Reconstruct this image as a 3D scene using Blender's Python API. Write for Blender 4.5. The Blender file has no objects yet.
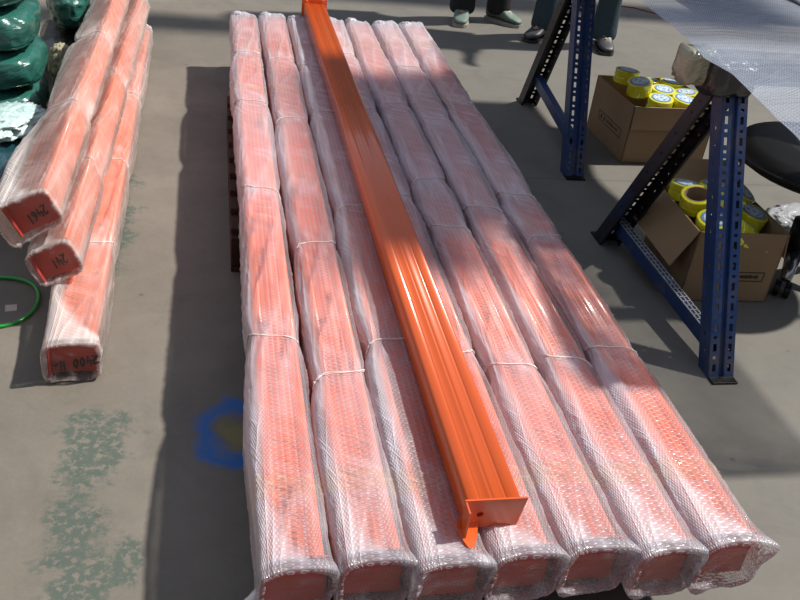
import bpy, bmesh, math, random
from mathutils import Vector, Matrix, noise

random.seed(7)
S = bpy.context.scene
C = S.collection
PI = math.pi

# ------------------------------------------------------------------ camera
CAM_H = 1.35
cam_data = bpy.data.cameras.new('camera')
cam_data.sensor_width = 36.0
cam_data.lens = 900.0 / 800.0 * 36.0
cam_data.clip_start = 0.05
cam = bpy.data.objects.new('camera', cam_data)
C.objects.link(cam)
RIGHT = Vector((0.979453699, -0.169423794, 0.109389352))
DOWN = Vector((0.000513097, -0.540324533, -0.841456556))
FWD = Vector((0.201668513, 0.824223864, -0.529135931))
m = Matrix((RIGHT, -DOWN, -FWD)).transposed().to_4x4()
m.translation = Vector((0, 0, CAM_H))
cam.matrix_world = m
S.camera = cam

# ------------------------------------------------------------------ light
S.view_settings.view_transform = 'Standard'
S.view_settings.look = 'None'
S.view_settings.gamma = 1.0
S.view_settings.use_curve_mapping = False
S.view_settings.exposure = 0.12

world = bpy.data.worlds.new('world')
S.world = world
world.use_nodes = True
wt = world.node_tree
wt.nodes.clear()
wo = wt.nodes.new('ShaderNodeOutputWorld')
wb = wt.nodes.new('ShaderNodeBackground')
wb.inputs['Color'].default_value = (0.70, 0.79, 1.0, 1)
wb.inputs['Strength'].default_value = 0.47
wt.links.new(wb.outputs[0], wo.inputs[0])

sun_d = bpy.data.lights.new('sun', 'SUN')
sun_d.energy = 5.2
sun_d.angle = math.radians(2.0)
sun_d.color = (1.0, 0.95, 0.86)
sun = bpy.data.objects.new('sun', sun_d)
C.objects.link(sun)
SUN_OFF = Vector((-0.79, -0.12, -1.0))          # how light travels per metre of drop
sun.rotation_euler = SUN_OFF.to_track_quat('-Z', 'Y').to_euler()
sun.location = (6, 4, 7)

# ------------------------------------------------------------------ helpers
def tag(o, label=None, cat=None, group=None, kind=None):
    if label: o['label'] = label
    if cat: o['category'] = cat
    if group: o['group'] = group
    if kind: o['kind'] = kind
    return o

def empty(name, loc=(0, 0, 0), rz=0.0):
    o = bpy.data.objects.new(name, None)
    o.empty_display_size = 0.1
    o.location = loc
    o.rotation_euler = (0, 0, rz)
    C.objects.link(o)
    return o

def mesh_obj(name, verts, faces, mat, parent=None, smooth=False, loc=None):
    me = bpy.data.meshes.new(name)
    me.from_pydata([tuple(v) for v in verts], [], faces)
    me.update()
    if mat: me.materials.append(mat)
    if smooth:
        me.polygons.foreach_set('use_smooth', [True] * len(me.polygons))
    o = bpy.data.objects.new(name, me)
    C.objects.link(o)
    if parent: o.parent = parent
    if loc: o.location = loc
    return o

def bm_obj(name, bm, mat, parent=None, smooth=False, loc=None):
    me = bpy.data.meshes.new(name)
    bmesh.ops.recalc_face_normals(bm, faces=bm.faces)
    bm.to_mesh(me); bm.free()
    if mat: me.materials.append(mat)
    if smooth:
        me.polygons.foreach_set('use_smooth', [True] * len(me.polygons))
    o = bpy.data.objects.new(name, me)
    C.objects.link(o)
    if parent: o.parent = parent
    if loc: o.location = loc
    return o

def add_box(bm, c, s, rot=None, bevel=0.0):
    r = bmesh.ops.create_cube(bm, size=1.0)
    vs = r['verts']
    for v in vs:
        v.co = Vector((v.co.x * s[0], v.co.y * s[1], v.co.z * s[2]))
    if bevel > 0:
        es = list({e for v in vs for e in v.link_edges})
        rb = bmesh.ops.bevel(bm, geom=es, offset=bevel, segments=2, affect='EDGES', profile=0.5)
        vs = list({v for f in rb['faces'] for v in f.verts} | {v for v in vs if v.is_valid})
    for v in vs:
        p = v.co
        if rot: p = rot @ p
        v.co = p + Vector(c)
    return vs

def add_tube(bm, pts, r, n=8, cap=True):
    rings = []
    N = len(pts)
    for i, p in enumerate(pts):
        p = Vector(p)
        a = Vector(pts[max(0, i - 1)]); b = Vector(pts[min(N - 1, i + 1)])
        d = (b - a).normalized()
        u = d.cross(Vector((0, 0, 1)))
        if u.length < 1e-3: u = d.cross(Vector((0, 1, 0)))
        u.normalize(); w = d.cross(u)
        rr = r[i] if isinstance(r, (list, tuple)) else r
        rings.append([bm.verts.new(p + u * math.cos(2 * PI * k / n) * rr + w * math.sin(2 * PI * k / n) * rr) for k in range(n)])
    for i in range(N - 1):
        for k in range(n):
            bm.faces.new((rings[i][k], rings[i][(k + 1) % n], rings[i + 1][(k + 1) % n], rings[i + 1][k]))
    if cap:
        bm.faces.new(rings[0]); bm.faces.new(rings[-1])

def add_lathe(bm, prof, n=32, closed=False):
    rings = []
    for (r, z) in prof:
        rings.append([bm.verts.new((r * math.cos(2 * PI * k / n), r * math.sin(2 * PI * k / n), z)) for k in range(n)])
    M = len(prof)
    for i in range(M if closed else M - 1):
        A, B = rings[i], rings[(i + 1) % M]
        for k in range(n):
            bm.faces.new((A[k], A[(k + 1) % n], B[(k + 1) % n], B[k]))
    return rings

def sstep(a, b, x):
    t = max(0.0, min(1.0, (x - a) / (b - a)))
    return t * t * (3 - 2 * t)

def nz(x, y, z=0.0):
    return noise.noise(Vector((x, y, z)))

# ------------------------------------------------------------------ materials
class NT:
    def __init__(s, name):
        s.m = bpy.data.materials.new(name); s.m.use_nodes = True
        s.t = s.m.node_tree; s.t.nodes.clear()
        s.out = s.n('ShaderNodeOutputMaterial')
    def n(s, typ, **kw):
        nd = s.t.nodes.new(typ)
        for k, v in kw.items(): setattr(nd, k, v)
        return nd
    def l(s, a, b): s.t.links.new(a, b)
    def set(s, nd, i, v):
        if isinstance(v, bpy.types.NodeSocket): s.l(v, nd.inputs[i])
        else: nd.inputs[i].default_value = v
    def math(s, op, a, b=0.0, c=0.0, clamp=False):
        nd = s.n('ShaderNodeMath', operation=op, use_clamp=clamp)
        s.set(nd, 0, a); s.set(nd, 1, b); s.set(nd, 2, c)
        return nd.outputs[0]
    def mix(s, f, a, b):
        nd = s.n('ShaderNodeMix', data_type='RGBA')
        s.set(nd, 0, f)
        s.set(nd, 6, a if isinstance(a, bpy.types.NodeSocket) else (*a, 1))
        s.set(nd, 7, b if isinstance(b, bpy.types.NodeSocket) else (*b, 1))
        return nd.outputs[2]
    def noise(s, vec, scale, detail=4, rough=.55, dist=0.0):
        nd = s.n('ShaderNodeTexNoise')
        s.l(vec, nd.inputs['Vector']); nd.inputs['Scale'].default_value = scale
        nd.inputs['Detail'].default_value = detail; nd.inputs['Roughness'].default_value = rough
        nd.inputs['Distortion'].default_value = dist
        return nd.outputs['Fac']
    def ramp(s, v, a, b):
        nd = s.n('ShaderNodeMapRange', clamp=True)
        s.set(nd, 0, v); nd.inputs[1].default_value = a; nd.inputs[2].default_value = b
        return nd.outputs[0]
    def obj(s): return s.n('ShaderNodeTexCoord').outputs['Object']
    def uv(s): return s.n('ShaderNodeTexCoord').outputs['UV']
    def bsdf(s, col, rough=.5, metal=0.0, spec=.5, bump=None, bstr=.3, bdist=.002, coat=0.0, coat_rough=.1):
        p = s.n('ShaderNodeBsdfPrincipled')
        s.set(p, 'Base Color', col if isinstance(col, bpy.types.NodeSocket) else (*col, 1))
        s.set(p, 'Roughness', rough); s.set(p, 'Metallic', metal)
        s.set(p, 'Specular IOR Level', spec)
        s.set(p, 'Coat Weight', coat); s.set(p, 'Coat Roughness', coat_rough)
        if bump is not None:
            b = s.n('ShaderNodeBump'); s.l(bump, b.inputs['Height'])
            b.inputs['Strength'].default_value = bstr; b.inputs['Distance'].default_value = bdist
            s.l(b.outputs[0], p.inputs['Normal'])
        return p
    def done(s, sh):
        s.l(sh, s.out.inputs['Surface']); return s.m

def simple(name, col, rough=.5, var=.15, scale=20, metal=0.0, bstr=.2, bdist=.001, coat=0.0, spec=.5, dirt=None):
    t = NT(name); o = t.obj()
    n = t.noise(o, scale)
    dark = tuple(c * (1 - var) for c in col); lite = tuple(min(1, c * (1 + var)) for c in col)
    c = t.mix(n, dark, lite)
    if dirt:
        c = t.mix(t.ramp(t.noise(o, dirt[1], 6, .7), dirt[2], dirt[3]), c, dirt[0])
    return t.done(t.bsdf(c, rough, metal, spec, n, bstr, bdist, coat).outputs[0])

def floor_material():
    t = NT('concrete_floor'); o = t.obj()
    n1 = t.noise(o, 1.3, 6, .6); n2 = t.noise(o, 14, 6, .65); n3 = t.noise(o, 90, 4, .6)
    c = t.mix(t.ramp(n1, .3, .7), (.146, .128, .106), (.218, .193, .162))
    c = t.mix(t.math('MULTIPLY', t.ramp(n2, .45, .8), .35), c, (.15, .135, .12))
    c = t.mix(t.math('MULTIPLY', t.ramp(n3, .5, .8), .25), c, (.25, .23, .20))
    # cooler, greyer slab toward the benches
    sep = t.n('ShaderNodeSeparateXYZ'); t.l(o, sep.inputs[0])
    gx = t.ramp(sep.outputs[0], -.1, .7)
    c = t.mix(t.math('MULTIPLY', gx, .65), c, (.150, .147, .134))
    mot = t.ramp(t.noise(o, 4.5, 8, .72, .6), .46, .72)
    c = t.mix(t.math('MULTIPLY', mot, .38), c, (.085, .080, .070))
    # worn green paint, patchy, left of the stack
    def blob(cx, cy, rx, ry):
        dx = t.math('DIVIDE', t.math('SUBTRACT', sep.outputs[0], cx), rx)
        dy = t.math('DIVIDE', t.math('SUBTRACT', sep.outputs[1], cy), ry)
        return t.math('SQRT', t.math('ADD', t.math('MULTIPLY', dx, dx), t.math('MULTIPLY', dy, dy)))
    ds = [blob(-.245, 1.52, .12, .17), blob(-.265, 1.27, .10, .17), blob(-.235, 1.08, .13, .22), blob(-.16, 1.2, .05, .12), blob(-.30, 2.55, .10, .5)]
    d = ds[0]
    for q in ds[1:]: d = t.math('MINIMUM', d, q)
    en = t.noise(o, 9, 8, .75); fine = t.noise(o, 60, 6, .7)
    edge = t.math('ADD', d, t.math('MULTIPLY', t.math('SUBTRACT', en, .5), 2.6))
    mask = t.math('MULTIPLY', t.math('SUBTRACT', 1.0, t.ramp(edge, .45, .75)), t.ramp(fine, .42, .50))
    c = t.mix(t.math('MULTIPLY', mask, .8), c, (.062, .092, .076))
    # sprayed blue loop with a mustard smudge inside
    r = blob(.045, 1.555, .075, .10)
    rn = t.math('ADD', r, t.math('MULTIPLY', t.math('SUBTRACT', t.noise(o, 16, 3), .5), 1.0))
    ring = t.math('SUBTRACT', 1.0, t.ramp(t.math('ABSOLUTE', t.math('SUBTRACT', rn, .92)), .02, .40))
    c = t.mix(t.math('MULTIPLY', ring, .85), c, (.012, .14, .48))
    inner = t.math('MULTIPLY', t.math('SUBTRACT', 1.0, t.ramp(rn, .25, .55)), .5)
    c = t.mix(inner, c, (.30, .25, .06))
    # small dark spots and oil marks
    vo = t.n('ShaderNodeTexVoronoi'); t.l(o, vo.inputs['Vector']); vo.inputs['Scale'].default_value = 7
    sp = t.math('SUBTRACT', 1.0, t.ramp(vo.outputs['Distance'], .03, .06))
    c = t.mix(t.math('MULTIPLY', sp, .6), c, (.07, .06, .05))
    # hairline joints in the slab
    for (ax, pos, w) in ((1, 2.95, .003),):
        wob = t.math('ADD', sep.outputs[ax], t.math('MULTIPLY', t.math('SUBTRACT', n2, .5), .02))
        ln = t.math('SUBTRACT', 1.0, t.ramp(t.math('ABSOLUTE', t.math('SUBTRACT', wob, pos)), w * .5, w * 1.4))
        c = t.mix(t.math('MULTIPLY', t.math('MULTIPLY', ln, t.ramp(sep.outputs[0], .5, .9)), .6), c, (.06, .055, .05))
    h = t.math('ADD', n2, t.math('MULTIPLY', n3, .4))
    return t.done(t.bsdf(c, t.math('ADD', .55, t.math('MULTIPLY', n2, .3)), 0, .35, h, .25, .003).outputs[0])

def hexwave(t, uv, period):
    k = 2 * PI / (period * .866)
    tot = None
    for a in (0, 60, 120):
        ca, sa = math.cos(math.radians(a)) * k, math.sin(math.radians(a)) * k
        dt = t.n('ShaderNodeVectorMath', operation='DOT_PRODUCT')
        t.l(uv, dt.inputs[0]); dt.inputs[1].default_value = (ca, sa, 0)
        cs = t.math('COSINE', dt.outputs['Value'])
        tot = cs if tot is None else t.math('ADD', tot, cs)
    return t.math('DIVIDE', t.math('ADD', tot, 1.5), 4.5)      # 0..1, peaks on a hexagonal lattice

def film_material(name, lo, hi, tint=(.84, .81, .84), tint2=(.76, .74, .88), period=.0075, rough=.30, bub=.16, crs=.17):  # default second tint is lilac: bluish shade put into the film colour
    """bubble film: clear plastic mixed with milky plastic; attribute 'loose' says where it turns milkier"""
    t = NT(name); uv = t.uv(); o = t.obj()
    hx = hexwave(t, uv, period)
    at = t.n('ShaderNodeAttribute', attribute_name='loose')
    lo_n = t.noise(o, 9, 4, .6); big = t.noise(o, 3.0, 3, .5)
    def streaks(rot, sx, sy, dist):
        a = t.n('ShaderNodeMapping'); t.l(uv, a.inputs[0]); a.inputs['Rotation'].default_value = (0, 0, rot)
        b = t.n('ShaderNodeMapping'); t.l(a.outputs[0], b.inputs[0]); b.inputs['Scale'].default_value = (sx, sy, 1.0)
        return t.noise(b.outputs[0], 1.0, .6, .5, dist)
    cr = streaks(.06, 1.6, 34.0, .25)
    cr2 = streaks(-.62, 3.0, 34.0, .25)
    c1 = t.math('POWER', t.math('SUBTRACT', 1.0, t.math('ABSOLUTE', t.math('MULTIPLY', t.math('SUBTRACT', cr, .5), 9.0)), clamp=True), 2.0)
    c2 = t.math('POWER', t.math('SUBTRACT', 1.0, t.math('ABSOLUTE', t.math('MULTIPLY', t.math('SUBTRACT', cr2, .5), 12.0)), clamp=True), 2.0)
    patch = t.ramp(t.noise(o, 5.0, 2), .46, .60)
    crease = t.math('MAXIMUM', t.math('MULTIPLY', c1, .9), t.math('MULTIPLY', c2, patch))
    rim = t.math('SUBTRACT', 1.0, t.ramp(t.math('ABSOLUTE', t.math('SUBTRACT', hx, .5)), .0, .30))
    fac = t.math('ADD', lo, t.math('MULTIPLY', at.outputs['Fac'], hi - lo))
    fac = t.math('ADD', fac, t.math('MULTIPLY', t.math('SUBTRACT', lo_n, .5), .25))
    fac = t.math('ADD', fac, t.math('MULTIPLY', t.math('SUBTRACT', rim, .4), bub), clamp=True)
    fac = t.math('ADD', fac, t.math('MULTIPLY', crease, t.math('ADD', crs * .6, t.math('MULTIPLY', at.outputs['Fac'], crs))))
    fac = t.math('MAXIMUM', t.math('MINIMUM', fac, .97), .03)
    col = t.mix(big, tint, tint2)
    ht = t.math('ADD', t.math('MULTIPLY', t.ramp(hx, .15, .75), 1.0), t.math('MULTIPLY', t.noise(o, 45, 4, .6), .8))
    ht = t.math('ADD', ht, t.math('MULTIPLY', crease, 2.0))
    p = t.bsdf(col, rough, 0, .55, ht, .55, .0014)
    tl = t.n('ShaderNodeBsdfTranslucent'); tl.inputs['Color'].default_value = (*tint, 1)
    m1 = t.n('ShaderNodeMixShader'); m1.inputs[0].default_value = .25
    t.l(p.outputs[0], m1.inputs[1]); t.l(tl.outputs[0], m1.inputs[2])
    tr = t.n('ShaderNodeBsdfTransparent')
    gl = t.n('ShaderNodeBsdfGlossy'); gl.inputs['Roughness'].default_value = .12
    bp = t.n('ShaderNodeBump'); t.l(ht, bp.inputs['Height']); bp.inputs['Strength'].default_value = .45; bp.inputs['Distance'].default_value = .0012
    t.l(bp.outputs[0], gl.inputs['Normal'])
    fr = t.n('ShaderNodeFresnel'); fr.inputs['IOR'].default_value = 1.45; t.l(bp.outputs[0], fr.inputs['Normal'])
    m0 = t.n('ShaderNodeMixShader'); t.l(fr.outputs[0], m0.inputs[0]); t.l(tr.outputs[0], m0.inputs[1]); t.l(gl.outputs[0], m0.inputs[2])
    m2 = t.n('ShaderNodeMixShader'); t.l(fac, m2.inputs[0]); t.l(m0.outputs[0], m2.inputs[1]); t.l(m1.outputs[0], m2.inputs[2])
    return t.done(m2.outputs[0])

def clear_tape_material():
    t = NT('clear_packing_tape'); o = t.obj()
    n = t.noise(o, 60, 5, .7)
    tr = t.n('ShaderNodeBsdfTransparent'); tr.inputs['Color'].default_value = (.99, .97, .93, 1)
    p = t.bsdf((.85, .80, .72), .12, 0, .8, n, .9, .003)
    m = t.n('ShaderNodeMixShader'); t.l(t.math('ADD', .03, t.math('MULTIPLY', t.ramp(n, .52, .72), .40)), m.inputs[0])
    t.l(tr.outputs[0], m.inputs[1]); t.l(p.outputs[0], m.inputs[2])
    return t.done(m.outputs[0])

def cardboard_material():
    t = NT('cardboard'); o = t.obj()
    mp = t.n('ShaderNodeMapping'); t.l(o, mp.inputs[0]); mp.inputs['Scale'].default_value = (1, 1, 30)
    fl = t.noise(mp.outputs[0], 4, 2); n = t.noise(o, 6, 5)
    c = t.mix(n, (.25, .165, .095), (.36, .25, .15))
    c = t.mix(t.math('MULTIPLY', t.ramp(t.noise(o, 30, 5), .6, .8), .3), c, (.16, .10, .055))
    return t.done(t.bsdf(c, .8, 0, .2, fl, .15, .001).outputs[0])

def blue_steel_material():
    t = NT('blue_painted_steel'); o = t.obj()
    n = t.noise(o, 9, 6, .7); f = t.noise(o, 50, 5, .7)
    c = t.mix(n, (.005, .020, .080), (.014, .058, .20))
    c = t.mix(t.math('MULTIPLY', t.ramp(n, .50, .68), .75), c, (.085, .075, .085))
    c = t.mix(t.ramp(f, .62, .72), c, (.06, .04, .035))
    c = t.mix(t.math('MULTIPLY', t.ramp(f, .72, .78), .9), c, (.55, .6, .65))
    return t.done(t.bsdf(c, .42, 0, .5, f, .25, .001).outputs[0])

def plastic_bag_material(name, c1, c2, rough=.25, bstr=.5, bdist=.008, scale=5):
    t = NT(name); o = t.obj()
    mp = t.n('ShaderNodeMapping'); t.l(o, mp.inputs[0]); mp.inputs['Scale'].default_value = (1.0, 1.0, 2.4)
    n = t.noise(mp.outputs[0], scale, 5, .55, .8); n2 = t.noise(o, 3.0, 3)
    rd = t.math('POWER', t.math('SUBTRACT', 1.0, t.math('ABSOLUTE', t.math('MULTIPLY', t.math('SUBTRACT', n, .5), 4.0)), clamp=True), 2.0)
    c = t.mix(n2, c1, c2)
    return t.done(t.bsdf(c, rough, 0, .7, rd, bstr, bdist, coat=.6, coat_rough=.18).outputs[0])

def wood_material(name, a, b):
    t = NT(name); o = t.obj()
    mp = t.n('ShaderNodeMapping'); t.l(o, mp.inputs[0]); mp.inputs['Scale'].default_value = (14, 1.5, 14)
    n = t.noise(mp.outputs[0], 4, 6, .6, 1.0)
    c = t.mix(n, a, b)
    return t.done(t.bsdf(c, .75, 0, .2, n, .4, .002).outputs[0])

def orange_material():
    t = NT('orange_powder_coat'); o = t.obj()
    n = t.noise(o, 300, 2); b = t.noise(o, 2.5, 3)
    c = t.mix(b, (.66, .095, .013), (.72, .12, .018))
    return t.done(t.bsdf(c, .26, 0, .55, n, .06, .0004, coat=.55, coat_rough=.10).outputs[0])

def tape_label_material():
    t = NT('printed_roll_label'); o = t.obj()
    sep = t.n('ShaderNodeSeparateXYZ'); t.l(o, sep.inputs[0])
    r = t.math('SQRT', t.math('ADD', t.math('MULTIPLY', sep.outputs[0], sep.outputs[0]), t.math('MULTIPLY', sep.outputs[1], sep.outputs[1])))
    n = t.noise(o, 130, 2)
    text = t.math('MULTIPLY', t.ramp(n, .52, .56), t.math('SUBTRACT', 1.0, t.ramp(t.math('ABSOLUTE', t.math('SUBTRACT', r, .020)), .005, .007)))
    c = t.mix(text, (.66, .76, .84), (.08, .20, .50))
    c = t.mix(t.ramp(r, .0295, .0305), c, (.15, .32, .60))
    c = t.mix(t.math('SUBTRACT', 1.0, t.ramp(r, .007, .008)), c, (.20, .42, .70))
    return t.done(t.bsdf(c, .35).outputs[0])

def punched_material():
    return simple('galvanised_lattice', (.42, .42, .42), .45, .2, 60, .3)

M = dict(
    floor=floor_material(),
    orange=orange_material(),
    core=simple('orange_red_steel', (.90, .175, .055), .42, .06, 4, coat=.2),
    core_end=simple('red_oxide_bracket', (.52, .055, .035), .45, .12, 8),
    wrap=film_material('bubble_film', .24, .74, bub=.32),
    wrap_left=film_material('bubble_film_sunny', .20, .86, tint=(.90, .86, .82), tint2=(.90, .82, .80)),  # sunlit copy of the film, warm light put into its tints
    wrap_shade=film_material('bubble_film_shaded', .46, .86, tint=(.80, .76, .88), tint2=(.72, .70, .86)),  # shaded copy of the film, lilac skylight put into its tints
    sheet=film_material('bubble_film_doubled', .34, .50, tint=(.74, .83, 1.0), tint2=(.66, .77, 1.0), period=.011, bub=.42, crs=.05),
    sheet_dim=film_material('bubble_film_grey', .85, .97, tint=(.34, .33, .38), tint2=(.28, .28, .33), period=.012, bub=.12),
    tape=clear_tape_material(),
    tuft=film_material('crumpled_film', .62, .8, bub=.1),
    tie=simple('twisted_clear_film', (.82, .74, .70), .22, .1, 80, coat=.6),
    card=cardboard_material(),
    card_in=simple('cardboard_inside', (.25, .17, .10), .85, .1, 8),
    ink=simple('black_marker_ink', (.012, .010, .014), .5, .1, 30),
    print=simple('faded_print', (.05, .035, .025), .7, .3, 60),
    blue=blue_steel_material(),
    dark_steel=simple('dark_leg_steel', (.016, .015, .022), .45, .5, 9, dirt=((.012, .035, .12), 6, .55, .75)),  # darker steel with bluish patches for the back legs
    lattice=punched_material(),
    pallet=wood_material('dark_pallet_wood', (.030, .014, .012), (.085, .042, .032)),
    board=wood_material('bench_board', (.10, .08, .06), (.2, .16, .12)),
    roll=simple('yellow_tape', (.80, .76, .03), .16, .18, 30, coat=.8, spec=.6),
    roll_core=simple('roll_core_card', (.33, .24, .17), .8, .1, 50),
    label=tape_label_material(),
    green=plastic_bag_material('green_plastic_bag', (.010, .085, .070), (.030, .165, .130)),
    teal=plastic_bag_material('dark_teal_bag', (.006, .030, .045), (.015, .07, .09)),
    pale=plastic_bag_material('pale_aqua_bag', (.38, .62, .60), (.70, .82, .80), scale=14),
    white_bag=plastic_bag_material('white_plastic_bag', (.36, .38, .40), (.52, .53, .55), scale=8),
    black_bag=plastic_bag_material('black_plastic', (.004, .004, .005), (.010, .009, .009), rough=.4),
    black_vinyl=simple('black_vinyl', (.007, .007, .007), .45, .3, 6, coat=.0, spec=.25),
    chrome=simple('worn_chrome', (.35, .35, .36), .25, .2, 30, .9),
    dirty_film=plastic_bag_material('mottled_packing_film', (.30, .29, .17), (.46, .46, .34), scale=26, bdist=.006),
    rag=simple('beige_cloth', (.38, .34, .24), .9, .25, 18, bstr=.6, bdist=.01),
    cord=simple('green_strapping', (.015, .32, .045), .3, .1, 20, coat=.5),
    paper=simple('pale_paper_label', (.55, .47, .45), .8, .25, 120),
    black_cloth=simple('black_trouser_cloth', (.012, .012, .014), .85, .3, 40, bstr=.5, bdist=.004),
    denim=simple('dark_teal_denim', (.022, .045, .060), .8, .35, 60, bstr=.5, bdist=.004),
    shirt=simple('grey_work_shirt', (.14, .15, .17), .85, .1, 30),
    shirt2=simple('navy_work_shirt', (.03, .04, .09), .85, .1, 30),
    skin=simple('skin', (.50, .29, .20), .5, .06, 20),
    hair=simple('black_hair', (.010, .008, .007), .5, .3, 90),
    sneaker=simple('grey_green_sneaker', (.13, .19, .16), .6, .3, 60),
    sole=simple('pale_sole', (.30, .29, .26), .6, .15, 40),
    dark_shoe=simple('black_leather_shoe', (.020, .018, .020), .3, .3, 30, coat=.4),
    grey_shoe=simple('grey_black_trainer', (.035, .035, .04), .5, .6, 35),
    red_line=simple('red_strap', (.32, .05, .04), .6, .3, 30),
    wall=simple('painted_block_wall', (.22, .23, .23), .85, .1, 2),
    blocker=simple('shade_sheet', (.30, .30, .30), .7, .1, 5),
)

# ------------------------------------------------------------------ setting
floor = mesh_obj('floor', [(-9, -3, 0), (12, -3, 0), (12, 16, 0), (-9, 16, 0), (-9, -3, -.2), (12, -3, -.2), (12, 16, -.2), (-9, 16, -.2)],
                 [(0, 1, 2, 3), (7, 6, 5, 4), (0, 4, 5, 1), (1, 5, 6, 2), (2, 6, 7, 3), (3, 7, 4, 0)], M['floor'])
tag(floor, kind='structure')

RZ = 4.4                                         # height of the unseen sheets added to throw the large shade patches
def shade_sheet(x0, x1, y0, y1):
    """unseen sheet added so that its shade falls on x0..x1, y0..y1 of the floor"""
    dx, dy = -SUN_OFF.x * RZ, -SUN_OFF.y * RZ
    bm = bmesh.new()
    w = x1 - x0; n = max(4, int(w / .19))
    for i in range(n):                           # corrugations
        add_box(bm, (x0 + dx + w * (i + .5) / n, (y0 + y1) / 2 + dy, RZ + .03 + .012 * (i % 2)), (w / n * 1.02, y1 - y0, .02))
    o = bm_obj('added_shade_sheet', bm, M['blocker'])
    tag(o, kind='structure')
    return o
def wall(name, x0, x1, y0, y1, h=4.6):
    bm = bmesh.new(); add_box(bm, ((x0 + x1) / 2, (y0 + y1) / 2, h / 2), (x1 - x0, y1 - y0, h))
    tag(bm_obj(name, bm, M['wall']), kind='structure')
wall('wall_left', -6.2, -6.0, -3, 14)
wall('wall_right', 10.0, 10.2, -3, 14)
wall('wall_back', -6.0, 10.0, 14, 14.2)
wall('wall_front', -6.0, 10.0, -3.2, -3.0)
shade_sheet(.11, .55, 1.80, 3.32)
shade_sheet(.55, 1.10, 2.05, 3.38)
shade_sheet(.3, 3.6, 5.35, 5.75)
shade_sheet(-1.2, .9, 4.55, 4.85)

# ------------------------------------------------------------------ wrapped beams
def xsec(tt, a, b, n=5.0):
    th = 2 * PI * tt
    c, s = math.cos(th), math.sin(th)
    x = math.copysign(abs(c) ** (2 / n), c) * a
    z = math.copysign(abs(s) ** (2 / n), s) * b
    L = math.hypot(c / a, s / b)
    return x, z, (c / a) / L, (s / b) / L

class Wrap:
    """surface of the film around one beam; s runs from the near end (0) to the far end (L)"""
    def __init__(w, L, a, b, ties, seed, far_white=1.0, left_bulge=.012, ear=.02, hi=0.4, clear_cap=False):
        w.L, w.a, w.b, w.ties, w.seed = L, a, b, ties, seed
        w.fw, w.lb, w.ear, w.hi, w.cc = far_white, left_bulge, ear, hi, clear_cap
    def at(w, s, tt, off=0.0):
        a, b, sd = w.a, w.b, w.seed
        x, z, nx, nzv = xsec(tt, a, b)
        per = tt * 4 * (a + b)
        # distance to the nearest tie
        dn = min([abs(s - q) for q in w.ties] + [9])
        sgn = min(w.ties, key=lambda q: abs(s - q)) if w.ties else 0
        pinch = math.exp(-(dn / .045) ** 2)
        puff = sstep(0, .16, dn)
        # creases: long ones, slanted ones, and a fan at each tie
        n1 = nz(s * 2.2 + sd, per * 26 + s * 3.0, sd * 1.7)
        n2 = nz(s * 9.0 + sd * 2, per * 34 - s * 20, 4.1 + sd)
        n4 = nz(s * 5 + sd, per * 60, 8.3 + sd)
        n3 = nz(s * 2.2, per * 7 + sd, sd)
        r1 = max(0, 1 - abs(n1) * 5.0) ** 2
        r2 = max(0, 1 - abs(n2) * 4.5) ** 2
        r4 = max(0, 1 - abs(n4) * 4.0) ** 2 * math.exp(-(dn / .09) ** 2)
        d = .0012 + .0030 * r1 * (.3 + .7 * puff) + .0012 * r2 + .0022 * r4 + .0040 * puff * (n3 + .45)
        d -= .0050 * pinch
        # baggy left side
        left = sstep(.15, -.9, nx) * (1 if z > -b * .9 else .6)
        bag = max(0, nz(s * 1.9 + sd * 3.1, 2.2, sd) + .25) + .9 * math.exp(-((s - .30) / .20) ** 2)
        d += left * w.lb * bag * (1 - .8 * pinch)
        rgt = sstep(.3, .95, nx)
        d += rgt * .006 * max(0, nz(s * 2.1 + sd, 7.7, sd) + .2) * (1 - pinch)
        d = max(d, -.0022)
        x += nx * (d + off); z += nzv * (d + off)
        # looseness and far whitening -> milky
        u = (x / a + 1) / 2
        lo = .02 + w.fw * .42 * sstep(.7, 1.7, s)  # far half whitened: its pale light and shade put into the film
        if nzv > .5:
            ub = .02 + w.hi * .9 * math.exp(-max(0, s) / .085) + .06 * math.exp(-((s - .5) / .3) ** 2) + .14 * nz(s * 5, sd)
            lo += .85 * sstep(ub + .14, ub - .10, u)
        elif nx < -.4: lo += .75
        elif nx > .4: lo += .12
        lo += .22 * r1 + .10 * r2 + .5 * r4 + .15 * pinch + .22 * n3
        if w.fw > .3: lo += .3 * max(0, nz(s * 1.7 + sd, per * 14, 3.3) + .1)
        return x, z, max(0, min(1, lo))

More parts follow.
